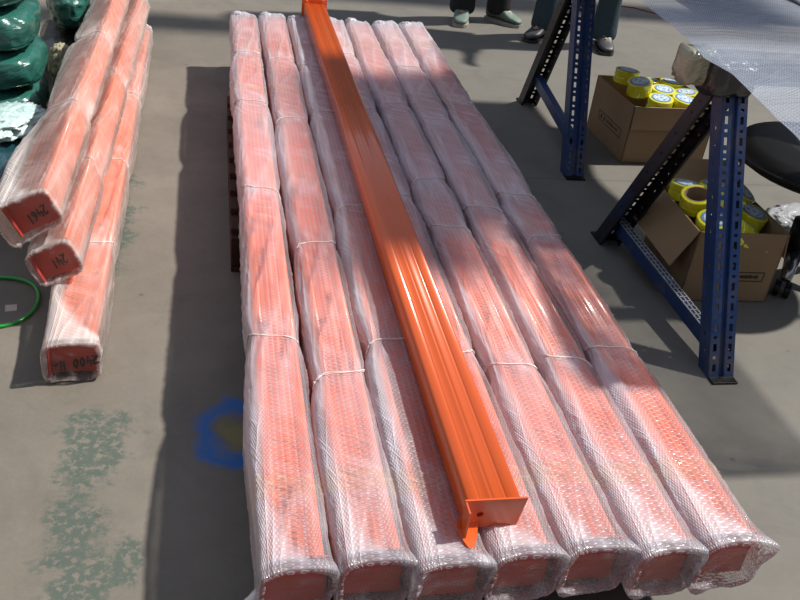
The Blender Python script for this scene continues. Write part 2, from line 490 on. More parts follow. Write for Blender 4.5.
def wrap_mesh(w, name, mat, parent, n=60):
    ss = []
    s = 0.0
    while s < w.L:
        ss.append(s); s += .0075 if s < .9 else (.010 if s < 1.8 else .014)
    ss.append(w.L)
    V, F, LO, UV = [], [], [], []
    rows = []
    per = 4 * (w.a + w.b)
    def ring(s_geo, s_attr, scale, front=0.0, clear=None, jit=0.0, planar=False):
        base = len(V)
        for k in range(n):
            tt = k / n
            x, z, lo = w.at(s_attr, tt)
            x *= scale[0]; z = z * scale[1] + scale[2]
            y = s_geo
            if front:
                # pointed ear of folded film at the right-hand top corner
                e = sstep(.15, 1.0, x / w.a) * sstep(-.4, .9, z / w.b) * front
                x += w.ear * e; y -= w.ear * .5 * e; z += .004 * e
                l = sstep(-.2, -1.0, x / w.a) * front
                y -= .010 * l
            if jit:
                x += jit * nz(x * 50, z * 50, w.seed + s_geo * 30); z += jit * nz(z * 60, x * 50, w.seed)
                y += jit * 1.2 * nz(x * 45 + 3, z * 45, w.seed)
            V.append((x, y, z))
            LO.append(lo if clear is None else max(-.5, min(1, clear + .9 * max(0, nz(x * 40, z * 40, w.seed * 2) - .1) )))
            UV.append((x, z) if planar else (s_geo, tt * per))
        rows.append(base)
    # near end cap, from the middle outwards
    cc = -.42 if w.cc else -.32
    ring(-.016, 0, (.05, .05, 0), 0, cc, 0, True)
    ring(-.018, 0, (.35, .35, 0), .2, cc, .005, True)
    ring(-.021, 0, (.62, .62, 0), .6, cc, .005, True)
    ring(-.024, 0, (.84, .82, 0), .9, cc, .002, True)
    ring(-.024, 0, (.84, .82, 0), .9, cc, .002)
    ring(-.025, 0, (.95, .93, 0), 1.1, .0, .0015)
    ring(-.020, 0, (1.0, .99, 0), 1.1, .35, .001)
    ring(-.010, 0, (1.01, 1.0, 0), .8, .35)
    for s in ss: ring(s, s, (1, 1, 0), .45 * math.exp(-s / .02) if s < .1 else 0)
    L = w.L
    ring(L + .012, L, (1.0, 1.02, 0), 0, .7, .004)
    ring(L + .028, L, (.92, .96, .004), 0, .8, .010)
    ring(L + .034, L, (.6, .6, .006), 0, .8, .012)
    ring(L + .030, L, (.1, .1, 0), 0, .8, .004)
    for i in range(len(rows) - 1):
        A, B = rows[i], rows[i + 1]
        for k in range(n):
            k2 = (k + 1) % n
            F.append((A + k, B + k, B + k2, A + k2))
    F.append(tuple(rows[0] + k for k in range(n)))
    F.append(tuple(rows[-1] + k for k in range(n))[::-1])
    o = mesh_obj(name, V, F, mat, parent, smooth=True)
    me = o.data
    at = me.attributes.new('loose', 'FLOAT', 'POINT')
    at.data.foreach_set('value', LO)
    uvl = me.uv_layers.new(name='UVMap')
    buf = [0.0] * (2 * len(me.loops))
    vi = [0] * len(me.loops)
    me.loops.foreach_get('vertex_index', vi)
    # polygon loops that cross the seam need the full perimeter
    for p in me.polygons:
        ls = list(p.loop_indices)
        hi = any(UV[vi[l]][1] > per * .7 for l in ls)
        for l in ls:
            u, v = UV[vi[l]]
            if hi and v < per * .2: v += per
            buf[2 * l] = u; buf[2 * l + 1] = v
    uvl.data.foreach_set('uv', buf)
    return o

def wrap_band(w, s0, s1, name, mat, parent, off=.0016, t0=0.0, t1=1.0, slant=0.0, n=64, wr=.0012):
    """a tape band or film strip lying on the wrapped surface"""
    V, F = [], []
    m_ = 5
    for i in range(m_):
        for k in range(n + 1):
            tt = t0 + (t1 - t0) * k / n
            sl = s0 + (s1 - s0) * i / (m_ - 1) + slant * (k / n - .5)
            sl = min(max(sl, 0), w.L)
            x, z, lo = w.at(sl, tt % 1.0, off + wr * nz(sl * 160, k * .5, w.seed))
            V.append((x, sl, z))
    for i in range(m_ - 1):
        for k in range(n):
            a = i * (n + 1) + k
            F.append((a, a + n + 1, a + n + 2, a + 1))
    return mesh_obj(name, V, F, mat, parent, smooth=True)

def wrap_tie(w, s, name, mat, parent, r=.0017, slant=.0, t0=.02, t1=.52):
    """twisted string of film drawn tight round the bundle"""
    bm = bmesh.new()
    for j in range(2):
        pts, rr = [], []
        for k in range(40):
            f = k / 39
            tt = t0 + (t1 - t0) * f
            sl = s + slant * (f - .5) + .006 * nz(f * 5, s * 9 + w.seed, j * 3.0)
            x, z, lo = w.at(sl, tt, .0015)
            pts.append((x, sl, z)); rr.append(r * (1 + .7 * nz(f * 22, s, j + .5)))
        add_tube(bm, pts, rr, 6)
    return bm_obj(name, bm, mat, parent, smooth=True)

STROKES = {
    '2': [[(0, .8), (.25, 1), (.55, .95), (.62, .7), (.4, .4), (0, 0), (.7, .05)]],
    '4': [[(.0, 1), (.0, .45), (.65, .5)], [(.5, .8), (.45, 0)]],
    '0': [[(.3, 1), (.05, .7), (.05, .25), (.3, 0), (.55, .3), (.55, .75), (.3, 1)]],
    'H': [[(.0, 1), (.05, 0)], [(.02, .5), (.5, .55)], [(.55, 1), (.5, 0)]],
    '1': [[(.25, 1), (.2, 0)]],
    '6': [[(.5, 1), (.1, .6), (.05, .2), (.3, 0), (.55, .2), (.4, .45), (.1, .35)]],
    ' ': [], 
    '`': [[(.1, .1), (.3, .4), (.6, .25)]],
}
def writing(parent, text, x0, z0, h, y, upside=True, slope=0.0, wd=.0038):
    bm = bmesh.new()
    X = 0
    strokes = []
    for ch in text:
        for st in STROKES[ch]:
            strokes.append([(X + p[0] * h * .62, p[1] * h + slope * X) for p in st])
        X += h * .62
    for st in strokes:
        for (a, b) in zip(st[:-1], st[1:]):
            A = Vector((a[0] - X / 2, 0, a[1] - h / 2)); B = Vector((b[0] - X / 2, 0, b[1] - h / 2))
            if upside: A = -A; B = -B
            A += Vector((x0, y, z0)); B += Vector((x0, y, z0))
            d = (B - A); 
            if d.length < 1e-6: continue
            ang = math.atan2(d.z, d.x)
            add_box(bm, (A + B) / 2, (d.length + wd * .8, .0010, wd), Matrix.Rotation(-ang, 3, 'Y'))
    return bm_obj('marker_writing', bm, M['ink'], parent)

def box_beam(L, a, b, name, mat, parent, step=True):
    """rolled box beam: flat bottom, two shallow ribs along the top, rounded edges"""
    r = .006
    prof = [(-a, -b + r), (-a + r * .3, -b + r * .3), (-a + r, -b), (a - r, -b), (a - r * .3, -b + r * .3), (a, -b + r),
            (a, b - r), (a - r * .3, b - r * .3), (a - r, b)]
    top = []
    N = 72
    for i in range(N + 1):
        x = a - r - (2 * a - 2 * r) * i / N
        u = x / a
        z = b
        for c_, w_ in ((-.52, .07), (-.05, .09), (.45, .07)):
            q = abs(u - c_) / w_
            if q < 1: z -= .0010 * (.5 + .5 * math.cos(PI * q))
        z += .0010 * math.cos(u * 9)
        top.append((x, z))
    prof += top[1:] + [(-a + r * .3, b - r * .3), (-a, b - r)]
    V, F = [], []
    n = len(prof)
    ys = [0, L]
    for y in ys:
        for (x, z) in prof: V.append((x, y, z))
    for k in range(n):
        F.append((k, n + k, n + (k + 1) % n, (k + 1) % n))
    F.append(tuple(range(n))); F.append(tuple(range(2 * n - 1, n - 1, -1)))
    o = mesh_obj(name, V, F, mat, parent, smooth=True)
    for p in o.data.polygons:
        if len(p.vertices) > 4: p.use_smooth = False
    return o

def bundle(name, label, loc, L, ties, seed, mat='wrap', group=None, rz=0.0, roll=0.0, pitch=0.0, a=.0555, b=.0535, text=None, tapes=((.13, .185, 0),), **kw):
    t = empty(name, loc)
    t.rotation_euler = (pitch, roll, rz)
    tag(t, label, 'wrapped beam', group)
    w = Wrap(L, a, b, ties, seed, **kw)
    core = box_beam(L - .02, a - .0085, b - .0085, 'steel_beam', M['core'], t)
    core.location = (0, .01, 0)
    # L-shaped end brackets
    for (y, sg, nm) in ((0.006, -1, 'end_bracket'), (L - .006, 1, 'end_bracket')):
        bm = bmesh.new()
        add_box(bm, (0, y, 0), (2 * a - .008, .004, 2 * b - .006), bevel=.0012)
        add_box(bm, (-a + .006, y + sg * .012, 0), (.004, .024, 2 * b - .008), bevel=.0012)
        bm_obj(nm, bm, M['core_end'], t)
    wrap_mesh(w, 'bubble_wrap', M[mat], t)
    for q in ties:
        k_ = .5 + .5 * math.sin(seed * 7 + q * 13)
        wrap_tie(w, q, 'film_tie', M['tie'], t, r=.0011, slant=.05 * math.sin(seed * 5 + q * 9), t0=.02 + .10 * k_, t1=.36 + .16 * k_)
    for (s0, s1, sl) in tapes:
        wrap_band(w, s0, s1, 'packing_tape', M['tape'], t, t0=-.06, t1=.56, slant=sl)
    if text:
        writing(t, text, .002, -.012 if len(text) > 5 else -.006, .024, .002, slope=.22)
    return t, w

def crumple(name, label, cat, c, r, mat, seed, amp=.25, rot=0.0, n=3.0, freq=3.0, parent=None, group=None, flat=0.0, sharp=1.0, res=64):
    """a stuffed or crumpled bag: rounded block with ridged folds, resting on z = c.z"""
    V, F = [], []
    nu, nv = res, res // 2
    for i in range(nv + 1):
        ph = PI * i / nv - PI / 2
        for j in range(nu):
            th = 2 * PI * j / nu
            cp, sp = math.cos(ph), math.sin(ph)
            ct, st = math.cos(th), math.sin(th)
            f = lambda v: math.copysign(abs(v) ** (2 / n), v)
            x, y, z = f(cp) * f(ct), f(cp) * f(st), f(sp)
            p = Vector((x * 1.0, y * 1.0, z * r[2] / r[0] * 1.3)) * freq + Vector((seed, seed * 2, 0))
            a1 = 1 - abs(noise.noise(p)) * 2.2 * sharp
            a2 = 1 - abs(noise.noise(p * 2.3 + Vector((5, 1, 2)))) * 2.2
            d = 1 + amp * (.65 * (a1 - .5) + .35 * (a2 - .5)) * .5
            zz = z * r[2] * (1 + (d - 1) * .5)
            V.append((x * r[0] * d, y * r[1] * d, max(zz, -r[2])))
    for i in range(nv):
        for j in range(nu):
            a_ = i * nu + j; b_ = i * nu + (j + 1) % nu
            F.append((a_, b_, b_ + nu, a_ + nu))
    o = mesh_obj(name, V, F, mat, parent, smooth=True, loc=(c[0], c[1], c[2] + r[2]))
    bmx = bmesh.new(); bmx.from_mesh(o.data); bmesh.ops.remove_doubles(bmx, verts=bmx.verts, dist=1e-5); bmx.to_mesh(o.data); bmx.free()
    o.rotation_euler = (0, 0, rot)
    if label: tag(o, label, cat, group)
    return o

X0, PITCH = .125, .1262
Y0 = .972
TOPZ = .243
LEN = 3.05
tie_tab = [
    [.62, 1.33, 2.02, 2.55],
    [.47, 1.02, 1.86, 2.50],
    [.60, 1.25, 1.95, 2.45],
    [.55, 1.30, 2.00, 2.60],
    [.50, 1.12, 1.42, 2.05],
    [.52, 1.26, 1.92, 2.48],
    [.56, 1.08, 1.34, 2.10],
]
names = [
    'pink bubble-wrapped orange beam, leftmost of the seven on the pallets',
    'bubble-wrapped orange beam, second from the left on the pallets,',
    'lilac-looking bubble-wrapped beam, third from the left, just left of the bare orange beam',
    'bubble-wrapped beam mostly hidden under the bare orange beam, fourth from the left',
    'bubble-wrapped orange beam, just right of the bare orange beam, fifth from the left',
    'bubble-wrapped orange beam, second from the right on the pallets',
    'bubble-wrapped orange beam, rightmost on the pallets, next to the bench trestles',
]
rnd = random.Random(3)
for i in range(7):
    x = X0 + PITCH * i
    mat = 'wrap' if i < 2 else 'wrap'
    tp = [(.13, .185, .01), (LEN - .48 + .03 * i, LEN - .43 + .03 * i, .14)]
    if i in (0, 1, 5, 6): tp.append((LEN - .95, LEN - .90, .12))
    t, w = bundle('wrapped_beam', names[i], (x, Y0 + .008 * math.sin(i * 2.1), TOPZ - .0535), LEN + .012 * math.sin(i * 1.3),
                  tie_tab[i], 1.7 + i * 2.3, mat, group='seven bubble-wrapped beams side by side on the pallets',
                  far_white=[.75, .70, 1.35, 1.2, 1.2, 1.2, 1.1][i], left_bulge=[.014, .010, .014, .012, .013, .014, .014][i],
                  hi=[.55, .60, .8, .8, .5, .75, .7][i], tapes=tp, ear=[.010, .012, .012, .012, .016, .012, .018][i])
    crumple('film_tuft', None, None, (-.030, LEN + .012, .026), (.026, .024, .020), M['tuft'], 60 + i * 3.1, 1.1, freq=2.6, n=2.2, parent=t, res=40)
    if i == 0:
        bm = bmesh.new()
        add_tube(bm, [(-.055, .0, -.02), (-.068, -.012, -.022), (-.082, -.020, -.026), (-.094, -.026, -.024)], [.010, .008, .007, .006], 10)
        bm_obj('film_tail', bm, M['tie'], t, smooth=True)

# three more, dumped in a loose pile on the left
lay = dict(mat='wrap_left')
bundle('wrapped_beam', 'bubble-wrapped beam lying flat on the floor, lowest of the left pile, 2400 written on its end',
       (-.322, 1.775, .055), 2.45, [.46, 1.0, 1.62], 21.3, rz=math.radians(.4), text='2400 H`', far_white=.3, left_bulge=.016,
       hi=1.2, tapes=((.28, .31, .03),), ear=.004, a=.058, b=.050, clear_cap=True, **lay)
bundle('wrapped_beam', 'bubble-wrapped beam in the middle of the left pile, resting on the lowest one',
       (-.385, 2.03, .165), 2.35, [.50, 1.25], 33.1, rz=math.radians(-.6), roll=math.radians(-24), text='241', far_white=.2,
       left_bulge=.016, hi=.7, tapes=((.9, .93, .05),), ear=.004, a=.055, b=.046, clear_cap=True, **lay)
bundle('wrapped_beam', 'bubble-wrapped beam on top of the left pile, cut by the left edge of the photo',
       (-.43, 2.055, .282), 2.35, [.62, 1.3], 45.9, rz=math.radians(-.3), roll=math.radians(-27), text='2461', far_white=.2,
       left_bulge=.022, hi=.7, tapes=((.5, .53, .05),), ear=.004, a=.058, b=.046, clear_cap=True, **lay)

# ------------------------------------------------------------------ the bare orange beam
def connector(parent, y, sg, a, b):
    bm = bmesh.new()
    w = 2 * a + .012
    cx = .003
    h = .062
    # face plate with a bolt hole, wider than the beam and tapering at its right foot
    zt = b + .004; zb = zt - h
    xl, xr = cx - w / 2, cx + w / 2
    hx, hz, hr = xl + .030, zt - .032, .006
    outer = [(xl, zb), (xr - .010, zb), (xr, zt), (xl, zt)]
    N = 24
    def on_outer(ang):
        d = Vector((math.cos(ang), math.sin(ang)))
        best = None
        for i in range(4):
            p = Vector(outer[i]); q = Vector(outer[(i + 1) % 4])
            e = q - p; den = d.x * e.y - d.y * e.x
            if abs(den) < 1e-9: continue
            rp = p - Vector((hx, hz))
            t_ = (rp.x * e.y - rp.y * e.x) / den
            u_ = (rp.x * d.y - rp.y * d.x) / den
            if t_ > 0 and -1e-6 <= u_ <= 1 + 1e-6 and (best is None or t_ < best): best = t_
        return Vector((hx, hz)) + d * best
    angs = sorted([2 * PI * k / N for k in range(N)] + [math.atan2(p[1] - hz, p[0] - hx) % (2 * PI) for p in outer])
    th = .0035
    rings = []
    for (yy, kind) in ((y, 0), (y, 1), (y + sg * th, 1), (y + sg * th, 0)):
        r = []
        for an in angs:
            if kind: p = on_outer(an)
            else: p = Vector((hx + hr * math.cos(an), hz + hr * math.sin(an)))
            r.append(bm.verts.new((p.x, yy, p.y)))
        rings.append(r)
    n = len(angs)
    for i in range(4):
        A, B = rings[i], rings[(i + 1) % 4]
        for k in range(n):
            try: bm.faces.new((A[k], A[(k + 1) % n], B[(k + 1) % n], B[k]))
            except ValueError: pass
    plate = bm_obj('end_plate', bm, M['orange'], parent)
    bm = bmesh.new()
    # flange folded forward along the left edge, with a hooked tongue hanging below it
    add_box(bm, (xl + .002, y + sg * .014, (zt + zb) / 2 - .002), (.0035, .030, h), bevel=.001)
    add_box(bm, (xl + .014, y + sg * .010, zb + .001), (.026, .012, .0035), bevel=.001)
    sec = [(0.0, zb + .016, -.012, .026), (-.010, zb + .004, -.012, .024), (-.034, zb + .001, -.006, .016), (-.048, zb - .001, .000, .010)]
    up_, dn_ = [], []
    for (yy, zz, xa, xb) in sec:
        up_.append([bm.verts.new((xl + .004 + q, y + yy, zz + .002)) for q in (xa, xb)])
        dn_.append([bm.verts.new((xl + .004 + q, y + yy, zz - .002)) for q in (xa, xb)])
    for k in range(3):
        bm.faces.new((up_[k][0], up_[k][1], up_[k + 1][1], up_[k + 1][0])); bm.faces.new((dn_[k][0], dn_[k + 1][0], dn_[k + 1][1], dn_[k][1]))
        for q in (0, 1): bm.faces.new((up_[k][q], up_[k + 1][q], dn_[k + 1][q], dn_[k][q]))
    for k in (0, 3): bm.faces.new((up_[k][0], up_[k][1], dn_[k][1], dn_[k][0]))
    bm_obj('hook_flange', bm, M['orange'], parent)

beam = empty('shelf_beam', (.452, 1.020, TOPZ + .006 + .028))
beam.rotation_euler = (0, 0, math.radians(0.4))
tag(beam, 'bare glossy orange steel shelving beam with end plates, lying on top of the wrapped beams', 'steel beam')
box_beam(3.04, .048, .028, 'beam_body', M['orange'], beam)
connector(beam, -.002, -1, .048, .028)
bm = bmesh.new()
add_box(bm, (0.002, 3.044, .006), (.112, .004, .075), bevel=.001)
add_box(bm, (0.002, 3.054, .043), (.112, .022, .004), bevel=.001)
bm_obj('end_plate', bm, M['orange'], beam)

# ------------------------------------------------------------------ pallets
def pallet(label, x0, x1, y0, y1, h):
    t = empty('pallet', ((x0 + x1) / 2, (y0 + y1) / 2, 0))
    tag(t, label, 'pallet', None)
    W, D = x1 - x0, y1 - y0
    n = 9
    for i in range(n):
        bm = bmesh.new(); add_box(bm, (0, 0, 0), (W, D / n * .62, .018), bevel=.002)
        bm_obj('deck_board', bm, M['pallet'], t, loc=(0, -D / 2 + D * (i + .5) / n, h - .010))
    for sx in (-1, 0, 1):
        bm = bmesh.new(); add_box(bm, (0, 0, 0), (.09, D, .018), bevel=.002)
        bm_obj('stringer', bm, M['pallet'], t, loc=(sx * (W / 2 - .045), 0, h - .029))
        for sy in (-1, 0, 1):
            bm = bmesh.new(); add_box(bm, (0, 0, 0), (.09, .10, h - .056), bevel=.003)
            bm_obj('block', bm, M['pallet'], t, loc=(sx * (W / 2 - .045), sy * (D / 2 - .05), .018 + (h - .056) / 2))
        bm = bmesh.new(); add_box(bm, (0, 0, 0), (.09, D, .016), bevel=.002)
        bm_obj('bottom_board', bm, M['pallet'], t, loc=(sx * (W / 2 - .045), 0, .009))
PH = TOPZ - 2 * .0535 - .006
pallet('dark brown pallet under the far half of the wrapped beams, edge showing on the left', .045, .95, 2.25, 3.35, PH)
pallet('dark wooden pallet under the near half of the wrapped beams', .13, .90, 1.06, 2.06, PH)

# ------------------------------------------------------------------ trestles
def strip(V, F, P, Q, L, holes):
    """flat strip from cross-section point P to Q, length L along z, with punched slots.
    holes: list of (u, half width, pitch, half height, phase)"""
    P = Vector(P); Q = Vector(Q)
    if not holes:
        b = len(V)
        V += [(P.x, P.y, 0), (Q.x, Q.y, 0), (Q.x, Q.y, L), (P.x, P.y, L)]
        F.append((b, b + 1, b + 2, b + 3)); return
    us = [0.0]
    cols = []
    for (u, hw, pitch, hh, ph) in holes:
        us += [u - hw, u + hw]; cols.append((len(us) - 2, pitch, hh, ph))
    us.append(1.0)
    for ci in range(len(us) - 1):
        zs = [0.0]
        hole = [c for c in cols if c[0] == ci]
        gaps = set()
        if hole:
            _, pitch, hh, ph = hole[0]
            z = ph; k = 0
            while z + hh < L - .01:
                hk = hh if k % 2 == 0 else hh * .38
                if z - hk > zs[-1]:
                    zs += [z - hk, z + hk]; gaps.add(len(zs) - 2)
                z += pitch; k += 1
        zs.append(L)
        A = P.lerp(Q, us[ci]); B = P.lerp(Q, us[ci + 1])
        for zi in range(len(zs) - 1):
            if zi in gaps: continue
            b = len(V)
            V += [(A.x, A.y, zs[zi]), (B.x, B.y, zs[zi]), (B.x, B.y, zs[zi + 1]), (A.x, A.y, zs[zi + 1])]
            F.append((b, b + 1, b + 2, b + 3))

def upright(parent, foot, apex, outer, width=.060, depth=.052, cut=0.0):
    d = (apex - foot); L = d.length - cut; d.normalize()
    xw = Vector((1, 0, 0)); xw = (xw - d * xw.dot(d)).normalized()
    yin = d.cross(xw)                                   # perpendicular in the plane of the frame
    if yin.dot(Vector((0, -outer, 0))) < 0: yin = -yin  # local y points to the inner side
    h = width / 2
    pts = [(-h + .008, depth), (-h, depth), (-h, 0), (-.008, 0), (-.005, .008), (.005, .008), (.008, 0), (h, 0), (h, depth), (h - .008, depth)]
    V, F = [], []
    for i in range(len(pts) - 1):
        seg = (pts[i], pts[i + 1])
        hl = []
        if i in (2, 6): hl = [(.5, .17, .027, .0100, .03)]
        if i in (1, 7): hl = [(.5, .06, .045, .004, .03)]
        strip(V, F, seg[0], seg[1], L, hl)
    Mx = Matrix((xw, yin, d)).transposed()
    V = [foot + Mx @ Vector(v) for v in V]
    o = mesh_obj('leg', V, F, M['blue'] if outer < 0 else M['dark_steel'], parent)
    sol = o.modifiers.new('solid', 'SOLIDIFY'); sol.thickness = .002; sol.offset = 0
    return o

def trestle(label, f_front, f_back, apex, brace_z, lattice, width):
    t = empty('trestle', ((f_front[0] + f_back[0]) / 2, (f_front[1] + f_back[1]) / 2, 0))
    tag(t, label, 'trestle')
    o = t.location.copy()
    ff, fb, ap = Vector(f_front) - o, Vector(f_back) - o, Vector(apex) - o
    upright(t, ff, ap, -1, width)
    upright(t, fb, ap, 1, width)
    p = ff.lerp(ap, brace_z[0] / (ap.z)); q = fb.lerp(ap, brace_z[1] / (ap.z))
    d = (q - p); L = d.length; d.normalize()
    bm = bmesh.new()
    add_box(bm, (0, 0, 0), (.030, L - .075, .044), bevel=.002)
    br = bm_obj('brace', bm, M['blue'], t, loc=(p + q) / 2)
    br.rotation_euler = d.to_track_quat('Y', 'Z').to_euler()
    if lattice:
        bm = bmesh.new()
        for j in range(3): add_box(bm, (-.013 + .013 * j, 0, 0), (.003, L * .92, .003))
        n = int(L / .022)
        for k in range(n): add_box(bm, (0, -L * .46 + L * .92 * k / (n - 1), 0), (.029, .003, .003))
        la = bm_obj('lattice_strip', bm, M['lattice'], br, loc=(0, 0, .0235))
    # foot pads and top saddle
    for f in (ff, fb):
        bm = bmesh.new(); add_box(bm, (f.x, f.y, .003), (width + .001, .050, .006), bevel=.001)
        bm_obj('foot_plate', bm, M['black_vinyl'], t)
    return t

trestle('near blue perforated steel trestle, front leg beside the near carton of tape rolls', (1.318, 1.715, 0), (1.282, 2.50, 0), (1.318, 2.10, .745), (.055, .085), True, .072)
trestle('far blue perforated steel trestle, left of the far carton', (1.340, 2.965, 0), (1.392, 3.79, 0), (1.405, 3.44, .745), (.10, .14), False, .073)

# crossbars wrapped in old film, carried by the trestles
def wrapped_bar(label, c, L, hw, hh, sd):
    t = empty('crossbar', c); tag(t, label, 'crossbar')
    bm = bmesh.new(); add_box(bm, (L / 2, 0, 0), (L, 2 * hw, 2 * hh), bevel=.004)
    bm_obj('bar', bm, M['board'], t)
    for (x0, x1, mt, g, nm) in ((-.012, .075, 'dirty_film', .010, 'film_wrapping'), (.045, .17, 'black_bag', .030, 'black_wrapping')):
        V, F = [], []
        n, m_ = 40, 16
        for i in range(m_ + 1):
            f = i / m_
            x = x0 + (x1 - x0) * f
            sc = 1 if 0 < i < m_ else .55
            for k in range(n):
                px, pz, nx_, nz_ = xsec(k / n, hw + g, hh + min(g, .012), 4)
                dd = .010 * nz(x * 45 + sd, k * .35, sd)
                o_ = .018 if mt == 'black_bag' else 0
                V.append((x + .004 * nz(k * .3, sd), px * sc + nx_ * dd - o_, pz * sc + nz_ * dd - o_ * .8))
        for i in range(m_):
            for k in range(n):
                a_, b_ = i * n + k, i * n + (k + 1) % n
                F.append((a_, b_, b_ + n, a_ + n))
        F.append(tuple(range(n))[::-1]); F.append(tuple(m_ * n + k for k in range(n)))
        mesh_obj(nm, V, F, M[mt], t, smooth=True)
    return t
wrapped_bar('crossbar on the near trestle, its end bound in mottled and black film', (1.185, 2.115, .715), 1.1, .034, .036, 3.0)
wrapped_bar('crossbar on the far trestle under the bench top', (1.30, 3.44, .715), 1.1, .030, .034, 8.0)

bm = bmesh.new()
add_box(bm, (0, 0, 0), (.64, 1.42, .014), bevel=.002)
o = bm_obj('bench_board', bm, M['board'], None, loc=(1.70, 3.12, .7625))
tag(o, 'bench board on the two blue trestles, hidden under the bubble film', 'bench top')

# doubled bubble film lying over the bench, its edge sagging past the board
def film_sheet():
    V, F, LO, UV = [], [], [], []
    ny, nx_ = 150, 90
    edge = [(1.10, 1.175), (1.43, 1.150), (1.66, 1.165), (1.90, 1.195), (2.02, 1.185), (2.28, 1.215), (2.57, 1.230), (3.0, 1.27), (3.9, 1.33)]
    def ex(y):
        for (a, b) in zip(edge[:-1], edge[1:]):
            if y <= b[0]: 
                f = (y - a[0]) / (b[0] - a[0]); return a[1] + (b[1] - a[1]) * f
        return edge[-1][1]
    for i in range(ny + 1):
        y = 1.44 + (3.86 - 1.44) * i / ny
        for j in range(nx_ + 1):
            f = j / nx_
            x0 = ex(y); x = x0 + (2.02 - x0) * f
            over = max(0, 1.37 - x)
            z = .7725 + .004 * (nz(x * 5, y * 4, 1) + .6) + .010 * max(0, nz(x * 1.7 + 3, y * 2.1, 5))
            z -= over * over * .5 - .004 * nz(x * 12, y * 9, 2) * min(1, over * 12)
            if y < 1.62: z -= (1.62 - y) ** 2 * .8
            V.append((x, y, z)); UV.append((x, y))
            LO.append(.6 + .4 * nz(x * 4, y * 4, 9))
    for i in range(ny):
        for j in range(nx_):
            a = i * (nx_ + 1) + j
            F.append((a, a + 1, a + nx_ + 2, a + nx_ + 1))
    o = mesh_obj('bubble_film', V, F, M['sheet'], None, smooth=True)
    me = o.data
    at = me.attributes.new('loose', 'FLOAT', 'POINT'); at.data.foreach_set('value', LO)
    uvl = me.uv_layers.new(name='UVMap')
    vi = [0] * len(me.loops); me.loops.foreach_get('vertex_index', vi)
    uvl.data.foreach_set('uv', [c for l in vi for c in UV[l]])
    return o
tag(film_sheet(), 'silvery blue sheet of bubble film spread over the bench at top right', 'bubble film')
# second, folded layer further along the bench
V, F = [], []
for i in range(41):
    y = 2.50 + 1.2 * i / 40
    for j in range(31):
        x = 1.78 + .30 * j / 30 + .17 * (y - 2.5)*0 + .06 * nz(y * 3, 1)
        V.append((x, y - .45 * (x - 1.78), .787 + .006 * nz(x * 6, y * 6) + .012 * max(0, nz(x * 3, y * 3, 4))))
for i in range(40):
    for j in range(30):
        a = i * 31 + j; F.append((a, a + 1, a + 32, a + 31))
o = mesh_obj('bubble_film', V, F, M['sheet_dim'], None, smooth=True)
uvl = o.data.uv_layers.new(name='UVMap')
vi = [0] * len(o.data.loops); o.data.loops.foreach_get('vertex_index', vi)
uvl.data.foreach_set('uv', [c for l in vi for c in V[l][:2]])
sd = o.modifiers.new('thick', 'SOLIDIFY'); sd.thickness = .004
tag(o, 'darker grey folded layer of bubble film on the bench in the top right corner', 'bubble film')

# ------------------------------------------------------------------ cartons and tape rolls
def carton(label, loc, W, D, H, rz, flaps, marks):
    """open carton, loc is its near left corner on the floor; flaps: (side, angle, length)"""
    t = empty('carton', loc, rz); tag(t, label, 'box')
    th = .005
    bm = bmesh.new()
    add_box(bm, (W / 2, D / 2, th / 2), (W, D, th))
    add_box(bm, (W / 2, th / 2, H / 2), (W, th, H)); add_box(bm, (W / 2, D - th / 2, H / 2), (W, th, H))
    add_box(bm, (th / 2, D / 2, H / 2), (th, D, H)); add_box(bm, (W - th / 2, D / 2, H / 2), (th, D, H))
    body = bm_obj('body', bm, M['card'], t)
    for (side, ang, ln) in flaps:
        bm = bmesh.new()
        R = {'left': Matrix.Rotation(PI, 3, 'Z'), 'right': Matrix.Identity(3), 'near': Matrix.Rotation(-PI / 2, 3, 'Z'), 'far': Matrix.Rotation(PI / 2, 3, 'Z')}[side]
        wd = D if side in ('left', 'right') else W
        piv = {'left': (0, D / 2, H), 'right': (W, D / 2, H), 'near': (W / 2, 0, H), 'far': (W / 2, D, H)}[side]
        A = R @ Matrix.Rotation(math.radians(ang), 3, 'Y')
        add_box(bm, A @ Vector((ln / 2, 0, 0)), (ln, wd * .985, .004), A)
        bm_obj('flap', bm, M['card'], t, loc=piv)
    for (side, u, v, w_, h_) in marks:                      # printed frame with a line of small marks
        bm = bmesh.new()
        R = Matrix.Identity(3) if side == 'near' else Matrix.Rotation(-PI / 2, 3, 'Z')
        base = Vector((0, -.0006, 0)) if side == 'near' else Vector((-.0006, D, 0))
        def put(cx, cz, sx, sz):
            add_box(bm, base + R @ Vector((cx, 0, cz)), (sx, .0008, sz), R)
        put(u, v + h_ / 2, w_, .003); put(u, v - h_ / 2, w_, .003)
        put(u - w_ / 2, v, .003, h_); put(u + w_ / 2, v, .003, h_)
        for q in (-.38, -.24): put(u + w_ * q, v, .012, .016)
        rr = random.Random(5)
        for k in range(9): put(u - w_ * .12 + w_ * .055 * k, v, .006, .006 + .006 * rr.random())
        bm_obj('printed_mark', bm, M['print'], t)
    return t

carton('far open carton full of yellow tape rolls, behind the far trestle', (1.592, 3.12, 0), .36, .37, .235, math.radians(2),
       [('near', 84, .09), ('right', 60, .1)], [('left', .20, .10, .22, .035)])
carton('near open carton of yellow tape rolls, behind the front leg of the near trestle', (1.372, 2.10, 0), .285, .31, .235, math.radians(-2),
       [('left', 62, .13), ('far', -25, .12), ('right', 82, .08)], [('near', .19, .09, .12, .03)])

